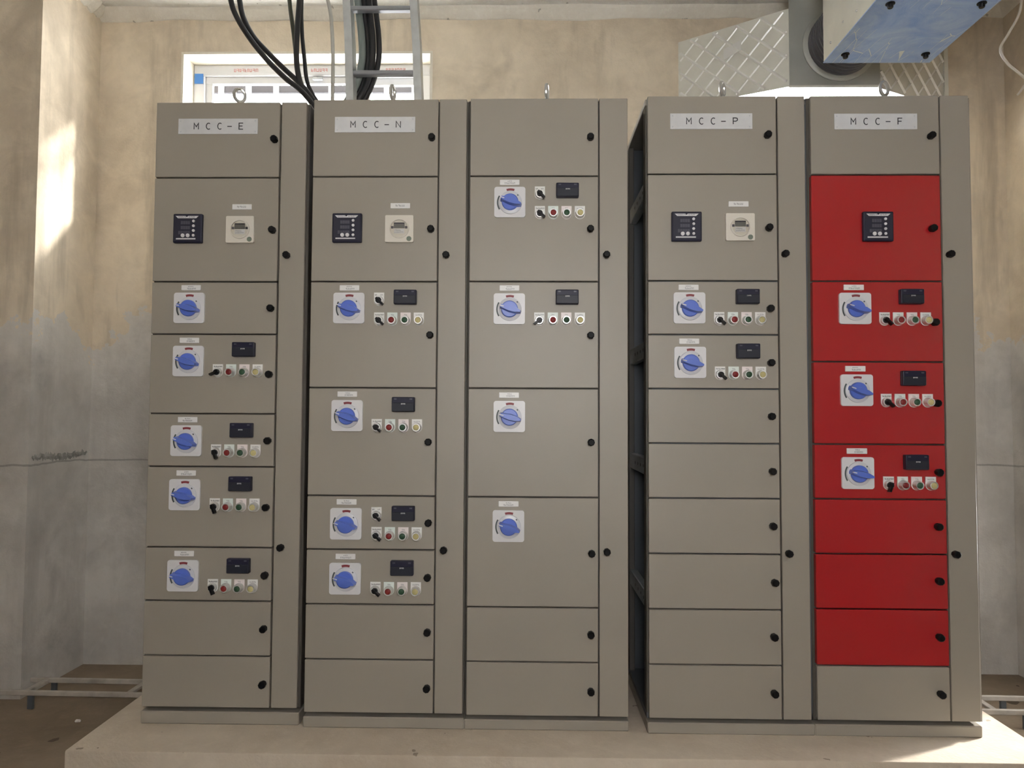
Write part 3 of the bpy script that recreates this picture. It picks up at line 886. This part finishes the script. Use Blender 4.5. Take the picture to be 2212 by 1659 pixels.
    for i, (xa, xb, zt) in enumerate(d['btn']):
        selector(xa, zt, SELANG.get((key, i), 318))
        for j, (lg, ln, pr) in enumerate((('legend_g', 'lens_red', 'lp_on'), ('legend_p', 'lens_green', 'lp_on'), ('legend', 'lens_yellow', 'lp_trip'))):
            xx = xa+(xb-xa)*(j+1)/3
            p = place(root, 'pilot_light', ME[lg], None, xx, y, zt-0.0262)
            sub(p, 'legend_print', ME[pr], M['greyink'])
            sub(p, 'bezel', ME['bezel'], M['chrome'])
            if ln not in ME:
                ME[ln] = ME['lens'].copy(); ME[ln].materials.clear(); ME[ln].materials.append(M[ln])
            l_ = sub(p, 'lens', ME[ln], None)
    for (xa, zt) in d['sel']:
        selector(xa, zt, 315, True)
    # panel meters
    for (px_, pz_) in d['bm']:
        p = place(root, 'panel_meter', ME['bm_body'], M['navy'], px_, y, pz_)
        p['label'] = 'square black digital panel meter'
        sub(p, 'meter_face', ME['bm_face'], M['screen'])
        sub(p, 'meter_band', ME['bm_band'], M['white'])
        sub(p, 'band_print', ME['bm_print'], M['greyink'])
        sub(p, 'band_notch', ME['bm_v'], M['navy'])
        for i in range(3): sub(p, 'display_digits', ME['bm_digits%d' % i], M['segment'])
        for i in range(4): sub(p, 'meter_button', ME['bm_btn'], M['white'], 0.021, 0, 0.023-0.0157*i)
        for i in range(2): sub(p, 'meter_button', ME['bm_btn2'], M['white'], -0.014+0.0165*i, 0, -0.0245)
        sub(p, 'white_bar', ME['bm_bar'], M['white'], 0, 0, -0.0355)
    for (px_, pz_) in d['lm']:
        p = place(root, 'round_meter', ME['lm_body'], M['beige'], px_, y, pz_)
        p['label'] = 'ivory meter with round clear cover and grey display'
        sub(p, 'round_rim', ME['lm_ring'], M['beige'])
        sub(p, 'lcd', ME['lm_lcd'], M['lcd'])
        sub(p, 'dark_strip', ME['lm_bar'], M['navy'])
        sub(p, 'pale_card', ME['lm_card'], M['white'])
        sub(p, 'card_print', ME['lm_print'], M['greyink'])
        for sx in (-0.0225, 0.0225): sub(p, 'grey_side_pad', ME['lm_pad'], M['segment'], sx, 0, 0.004)
        sub(p, 'clear_cover', ME['lm_cover'], M['cover'])
        sub(p, 'corner_mark', ME['lm_mark'], M['metergreen'], 0.032, 0, -0.033)
    # lifting eye
    ex = {'E': -0.972, 'N1': -0.450, 'N2': 0.067, 'P': 0.647, 'F': 1.178}[key]
    ea = {'E': 35, 'N1': 78, 'N2': 80, 'P': 55, 'F': 25}[key]
    bm = bmesh.new()
    pts = [Vector((0.018*math.cos(2*math.pi*i/24), 0, 0.046+0.022*math.sin(2*math.pi*i/24))) for i in range(24)]
    atube(bm, pts, 0.0058, 8, True)
    alathe(bm, [(0.0, 0.028), (0.006, 0.026), (0.007, 0.008), (0.014, 0.006), (0.014, 0.0)], 14, axis='Z')
    eb = finish(bm, 'lifting_eye', True)
    place(root, 'lifting_eye', eb, M['steel'], ex, y+0.05, ztop-0.001, (0, 0, math.radians(ea)))
    if key == 'F':
        rel(root, box_me('side_strip', x1, x1+0.003, y+0.01, y+DEPTH, zb, ztop-0.004), 'side_strip', M['paint'])
    return root
for k in ('E', 'N1', 'N2', 'P', 'F'): cabinet(k)

# ------------------------------------------------------------------ vertical cable ladder and cables
lad = empty('cable_ladder', (-0.53, 0.30, 2.21)); tag(lad, 'galvanised cable ladder rising from the MCC-N cabinet to the ceiling', 'cable ladder')
RL = [(-0.644, 2.211), (-0.656, 2.542), (-0.667, 2.718), (-0.705, CEIL)]
RRr = [(-0.393, 2.211), (-0.407, 2.541), (-0.420, 2.717), (-0.441, CEIL)]
def ladder_rail(pts, sgn):
    bm = bmesh.new()
    prev = None
    for (x, z) in pts:
        w, dp, t = 0.014, 0.032, 0.003
        cs = [(x-w, 0.30-dp), (x+w, 0.30-dp), (x+w, 0.30+dp), (x-w, 0.30+dp)]
        cur = [bm.verts.new((a, b, z)) for a, b in cs]
        if prev:
            for i in range(4): bm.faces.new((prev[i], prev[(i+1) % 4], cur[(i+1) % 4], cur[i]))
        else: bm.faces.new(cur)
        prev = cur
    bm.faces.new(prev)
    rel(lad, finish(bm, 'side_rail'), 'side_rail', M['galv'])
ladder_rail(RL, 1); ladder_rail(RRr, -1)
for zr in (2.431, 2.673, 2.91):
    xa = -0.644-(zr-2.211)*0.047; xb = -0.393-(zr-2.211)*0.053
    r_ = rel(lad, box_me('rung', xa+0.012, xb-0.012, 0.272, 0.298, zr-0.0085, zr+0.0085, 0.003, 1), 'rung', M['rung'])
for x, dz in ((-0.644, 0), (-0.393, 0)):
    rel(lad, box_me('foot_bracket', x-0.022, x+0.022, 0.258, 0.342, 2.2095, 2.218, 0.002, 1), 'foot_bracket', M['galv'])

def cable(name, pts, r, m, label, cat='cable', group='cables dropping to the cabinets'):
    o = link(name, tube_me(name, [Vector(p) for p in pts], r, 10, 8), m)
    tag(o, label, cat, group)
    return o
Y = 0.30
def XZ(L, y=Y): return [(a, y, b) for a, b in L]
Ld = [(-1.155, CEIL), (-1.135, 2.98), (-1.129, 2.863), (-1.099, 2.721), (-1.077, 2.65), (-1.023, 2.561), (-0.952, 2.473), (-0.881, 2.403), (-0.829, 2.362), (-0.78, 2.30), (-0.757, 2.213)]
cable('black_cable', XZ(Ld, 0.27), 0.0100, M['cable'], 'thick black cable, outermost of the pair curving in from the upper left')
Lb = [(-1.11, CEIL), (-1.10, 2.98), (-1.094, 2.862), (-1.073, 2.721), (-1.056, 2.65), (-1.018, 2.579), (-0.962, 2.517), (-0.9, 2.455), (-0.847, 2.406), (-0.806, 2.359), (-0.765, 2.29), (-0.74, 2.213)]
cable('black_cable', XZ(Lb, 0.295), 0.0100, M['cable'], 'thick black cable, inner one of the pair curving in from the upper left')
Lc = [(-0.91, CEIL), (-0.902, 2.861), (-0.891, 2.72), (-0.873, 2.596), (-0.857, 2.473), (-0.838, 2.394), (-0.79, 2.32), (-0.745, 2.27), (-0.725, 2.213)]
cable('olive_cable', XZ(Lc, 0.315), 0.0078, M['cable2'], 'olive black cable hanging left of the straight black pair')
Le = [(-0.84, CEIL), (-0.843, 2.861), (-0.847, 2.719), (-0.853, 2.60), (-0.854, 2.49), (-0.838, 2.403), (-0.80, 2.335), (-0.74, 2.26), (-0.71, 2.213)]
cable('black_cable', XZ(Le, 0.292), 0.0102, M['cable'], 'thick black cable dropping straight beside the olive cable')
Lf = [(-0.835, CEIL), (-0.842, 2.85), (-0.846, 2.72), (-0.843, 2.613), (-0.832, 2.508), (-0.818, 2.411), (-0.777, 2.335), (-0.72, 2.27), (-0.69, 2.213)]
cable('black_cable', XZ(Lf, 0.315), 0.0075, M['cable'], 'thinner black cable looping behind the straight black one')
Lg = [(-0.80, CEIL), (-0.79, 2.92), (-0.776, 2.825), (-0.748, 2.719), (-0.737, 2.648), (-0.73, 2.525), (-0.729, 2.40), (-0.729, 2.213)]
cable('grey_conduit', XZ(Lg, 0.335), 0.0068, M['conduit'], 'thin grey conduit between the cables and the ladder', 'conduit', 'cables dropping to the cabinets')
base = [(-0.660, CEIL), (-0.652, 2.98), (-0.641, 2.86), (-0.627, 2.718), (-0.612, 2.595), (-0.610, 2.507), (-0.628, 2.419), (-0.665, 2.350), (-0.70, 2.29), (-0.72, 2.213)]
offs = [(-0.010, 0.335, 0.0140, 'cable_g', 'grey green cable, leftmost in the cable ladder'),
        (0.012, 0.345, 0.0135, 'cable', 'black cable second from the left in the cable ladder'),
        (0.029, 0.336, 0.0130, 'cable', 'black cable in the middle of the ladder bundle'),
        (0.046, 0.345, 0.0105, 'cable', 'black cable with a light gap beside it, rightmost in the ladder')]
for q, (dx, yy, rr_, mm, lab) in enumerate(offs):
    pts = []
    for i, (a, b) in enumerate(base):
        k = max(0.0, min(1.0, (i-4)/5))
        pts.append((a+dx*(1-0.35*k)+(0.006 if q == 3 and 2 < i < 6 else 0), yy, b-(0.012*k*q if i < 9 else 0)))
    cable('ladder_cable', pts, rr_, M[mm], lab, 'cable', 'cables in the ladder')

# loose wire at the right
lw = empty('loose_wire', (1.72, 0.15, CEIL)); tag(lw, 'loose pale wire with bare ends hanging from the ceiling at far right', 'wire')
wl = [(1.735, 0.15, CEIL), (1.725, 0.15, 2.9), (1.714, 0.15, 2.718), (1.705, 0.15, 2.587), (1.665, 0.15, 2.505), (1.634, 0.15, 2.448), (1.655, 0.15, 2.399), (1.695, 0.15, 2.362), (1.722, 0.15, 2.335), (1.712, 0.15, 2.315)]
rel(lw, tube_me('sheath', [Vector(p) for p in wl], 0.0045, 8, 8), 'sheath', M['wire'])
rel(lw, tube_me('core', [Vector(p) for p in [(1.712, 0.15, 2.318), (1.698, 0.148, 2.298), (1.686, 0.146, 2.284)]], 0.0036, 8, 4), 'core', M['copper'])
rel(lw, tube_me('core', [Vector(p) for p in [(1.713, 0.152, 2.318), (1.720, 0.154, 2.300), (1.732, 0.154, 2.292)]], 0.0032, 8, 4), 'core', M['copper'])

# ------------------------------------------------------------------ hood over the second window
hd = empty('duct_hood', (1.33, YB, 2.64)); tag(hd, 'galvanised hood with cross-beaded side panels over the right window', 'duct hood')
A = dict(tl=Vector((0.724, YB-0.002, 2.962)), bl=Vector((0.724, YB-0.002, 2.60)), tr=Vector((1.978, YB-0.002, 2.962)), br=Vector((1.978, YB-0.002, 2.60)))
Bp = dict(tl=Vector((1.128, 0.75, 3.02)), bl=Vector((1.124, 0.75, 2.588)), tr=Vector((1.509, 0.75, 3.02)), br=Vector((1.504, 0.75, 2.582)))
A['bl'].z = 2.644; A['br'].z = 2.640
PTL = Vector((1.126, 0.75, 2.930))
PTR = Vector((1.507, 0.75, 2.930))
def quad_panel(name, c, m, t=0.0015):
    n = (c[1]-c[0]).cross(c[3]-c[0]).normalized()*t
    bm = bmesh.new()
    a = [bm.verts.new(p) for p in c]; b = [bm.verts.new(p+n) for p in c]
    bm.faces.new(a); bm.faces.new(b[::-1])
    for i in range(4): bm.faces.new((a[i], a[(i+1) % 4], b[(i+1) % 4], b[i]))
    return rel(hd, finish(bm, name), name, m)
LEFT = [A['tl'], PTL, Bp['bl'], A['bl']]
RIGHT = [PTR, A['tr'], A['br'], Bp['br']]
lp = quad_panel('side_panel', LEFT, M['gi'])
rp = quad_panel('side_panel', RIGHT, M['gi'])
quad_panel('top_panel', [A['tl'], A['tr'], PTR, PTL], M['gi'])
rel(hd, box_me('front_plate', 1.124, 1.509, 0.746, 0.750, 2.585, 3.075, 0.001, 1), 'front_plate', M['gid'])
rel(hd, box_me('plate_flange', 1.120, 1.513, 0.742, 0.7465, 2.581, 2.591, 0.0008, 1), 'plate_flange', M['gi'])
rel(hd, box_me('wall_flange', 1.975, 1.994, YB-0.012, YB, 2.60, 2.968, 0.001, 1), 'wall_flange', M['gi'])
def beads(panel, c, flip, bright):
    """embossed ridge strips crossing the panel (u along, v down)"""
    def P(u, v): return (c[0]*(1-u)+c[1]*u)*(1-v)+(c[3]*(1-u)+c[2]*u)*v
    n = (c[1]-c[0]).cross(c[3]-c[0]).normalized()
    view = Vector((0, -2.38, CZ))-P(0.5, 0.5)
    if n.dot(view) < 0: n = -n
    def clip(u0, v0, u1, v1):
        t0, t1 = 0.0, 1.0
        for p, q in ((-(u1-u0), u0-0.02), ((u1-u0), 0.98-u0), (-(v1-v0), v0-0.03), ((v1-v0), 0.97-v0)):
            if abs(p) < 1e-9:
                if q < 0: return None
            else:
                r = q/p
                if p < 0: t0 = max(t0, r)
                else: t1 = min(t1, r)
        if t1-t0 < 0.06: return None
        return (u0+(u1-u0)*t0, v0+(v1-v0)*t0, u0+(u1-u0)*t1, v0+(v1-v0)*t1)
    lines = []
    for k in range(-6, 8):
        lines.append((k*0.215-0.04, -0.2, k*0.215-0.04+1.107, 1.35, 0.0070, 0.0070))
        lines.append((k*0.19+0.02, 1.2, k*0.19+0.02+0.92, -0.25, 0.0050, 0.0036))
    for (u0, v0, u1, v1, w, h) in lines:
        cl = clip(u0, v0, u1, v1)
        if not cl: continue
        a, b = P(cl[0], cl[1]), P(cl[2], cl[3])
        d = (b-a).normalized(); s = n.cross(d).normalized()
        bm = bmesh.new()
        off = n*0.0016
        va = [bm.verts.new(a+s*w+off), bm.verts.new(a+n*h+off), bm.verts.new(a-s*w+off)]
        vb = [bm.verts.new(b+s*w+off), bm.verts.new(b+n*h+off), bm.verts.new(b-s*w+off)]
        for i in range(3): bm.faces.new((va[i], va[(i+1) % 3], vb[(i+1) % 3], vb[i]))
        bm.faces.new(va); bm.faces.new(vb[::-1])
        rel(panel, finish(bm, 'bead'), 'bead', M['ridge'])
beads(lp, LEFT, 1, True)
beads(rp, RIGHT, -1, False)
# sticker on the left panel
c = LEFT
def LP(u, v): return (c[0]*(1-u)+c[1]*u)*(1-v)+(c[3]*(1-u)+c[2]*u)*v
n = (c[1]-c[0]).cross(c[3]-c[0]).normalized()
if n.dot(Vector((0, -2.38, CZ))-LP(0.5, 0.5)) < 0: n = -n
bm = bmesh.new()
q = [LP(0.44, 0.31), LP(0.60, 0.24), LP(0.60, 0.38), LP(0.44, 0.46)]
a = [bm.verts.new(p+n*0.0065) for p in q]; b = [bm.verts.new(p+n*0.0072) for p in q]
bm.faces.new(a); bm.faces.new(b[::-1])
for i in range(4): bm.faces.new((a[i], a[(i+1) % 4], b[(i+1) % 4], b[i]))
rel(lp, finish(bm, 'sticker'), 'sticker', M['sticker'])

# ------------------------------------------------------------------ flexible hose and overhead duct
hose = empty('flexible_hose', (1.337, 0.60, 2.765)); tag(hose, 'dark ribbed round hose between hood plate and overhead duct', 'hose')
prof = [(0.1475, 0.144), (0.1475, 0.136), (0.136, 0.134)]
h_ = 0.134
while h_ > -0.135:
    prof += [(0.136, h_), (0.140, h_-0.006), (0.140, h_-0.014), (0.133, h_-0.020)]
    h_ -= 0.026
prof = prof+[(0.133, -0.148)]
rel(hose, lathe_me('hose_body', prof, 40), 'hose_body', M['hose']).location = (0, 0, 0)
o = rel(hose, lathe_me('collar', [(0.150, 0.1455), (0.158, 0.1455), (0.158, 0.139), (0.148, 0.132)], 40), 'collar', M['gid']); o.location = (0, 0, 0)

du = empty('overhead_duct', (1.352, -0.9, 2.545)); tag(du, 'square overhead duct with shiny blue film-covered underside at upper right', 'duct')
DX0, DX1, DY0, DY1, DZ0, DZ1 = 1.149, 1.555, -2.3, 0.45, 2.545, 2.96
rel(du, box_me('duct_body', DX0, DX1, DY0, DY1, DZ0+0.003, DZ1, 0.002, 1), 'duct_body', M['gi'])
bm = bmesh.new()
abox(bm, DX0-0.001, DX1+0.001, DY0, DY1+0.001, DZ0, DZ0+0.0032)
rel(du, finish(bm, 'bottom_panel'), 'bottom_panel', M['bluefilm'])
bolt = lathe_me('bolt', [(0.0, -0.016), (0.008, -0.016), (0.0095, -0.013), (0.0095, -0.004), (0.015, -0.003), (0.015, 0.0)], 14, 'Z')
for bx in (1.203, 1.503):
    for by in (0.38, 0.036, -0.31, -0.66):
        o = link('bolt', bolt, M['black'], du); o.location = (bx-1.352, by+0.9, 0)
rivet2 = lathe_me('seam_rivet', [(0.0, -0.004), (0.004, -0.003), (0.005, 0.0)], 10, 'X')
for i in range(14):
    o = link('seam_rivet', rivet2, M['steel'], du); o.location = (DX0-1.352, 0.38-i*0.11+0.9, 0.045+0.02*(i % 2))
for yy in (-0.9, -2.0):
    for xx in (DX0+0.04, DX1-0.04):
        rel(du, box_me('hanger_rod', xx-0.004, xx+0.004, yy-0.004, yy+0.004, DZ1-0.002, CEIL), 'hanger_rod', M['steel'])

# ------------------------------------------------------------------ ladder lying along the floor behind the plinth
fl = empty('floor_cable_ladder', (-0.4, 0.62, 0.0), (0, 0, -0.0195)); tag(fl, 'pale cable ladder on low feet along the floor behind the plinth', 'cable ladder')
FX0, FX1 = -2.66, 2.64
def fbox(name, x0, x1, y0, y1, z0, z1, m, bev=0.002):
    return link(name, box_me(name, x0, x1, y0, y1, z0, z1, bev, 1), m, fl)
fbox('rail', FX0, FX1, -0.081, -0.067, 0.053, 0.072, M['pipe'])
fbox('rail', -1.660, FX1, 0.060, 0.074, 0.053, 0.072, M['pipe'])
xx = -1.59
while xx < FX1-0.1:
    fbox('rung', xx-0.012, xx+0.012, -0.067, 0.060, 0.056, 0.068, M['pipe'])
    xx += 0.42
for fx in (-2.5, -1.56, -0.3, 1.0, 2.3):
    fbox('foot', fx-0.012, fx+0.012, -0.081, -0.069, 0.0, 0.054, M['inner'])
    if fx > -1.6: fbox('foot', fx-0.012, fx+0.012, 0.062, 0.073, 0.0, 0.054, M['inner'])

bm = bmesh.new()
bmesh.ops.create_icosphere(bm, subdivisions=1, radius=0.012)
for v in bm.verts: v.co = Vector((v.co.x*1.2, v.co.y*0.8, max(0.0, v.co.z*0.6+0.004)))*random.uniform(0.85, 1.15)
o = link('plaster_chip', finish(bm, 'plaster_chip'), M['chip'], None, (-1.70, 0.46, 0.0)); tag(o, 'tiny white plaster chip on the floor left of the plinth', 'debris')

# ------------------------------------------------------------------ ceiling lamps behind the camera
def lamp(x, y, ln, label):
    r_ = empty('batten_lamp', (x, y, CEIL)); tag(r_, label, 'ceiling lamp', 'ceiling batten lamps')
    link('housing', box_me('housing', -ln/2, ln/2, -0.03, 0.03, -0.05, 0.0, 0.004, 1), M['lampbody'], r_)
    bm = bmesh.new()
    alathe(bm, [(0.013, -ln/2+0.03), (0.013, ln/2-0.03)], 12, (0, 0, -0.068), 'X')
    link('tube', finish(bm, 'tube', True), M['tube'], r_)
    for s in (-1, 1):
        link('tube_holder', box_me('tube_holder', s*(ln/2-0.02)-0.012, s*(ln/2-0.02)+0.012, -0.016, 0.016, -0.085, -0.048, 0.002, 1), M['lampbody'], r_)
lamp(-0.95, -2.52, 1.2, 'white ceiling batten lamp above and left of the viewer')
lamp(1.75, -2.66, 0.9, 'white ceiling batten lamp above and right of the viewer')
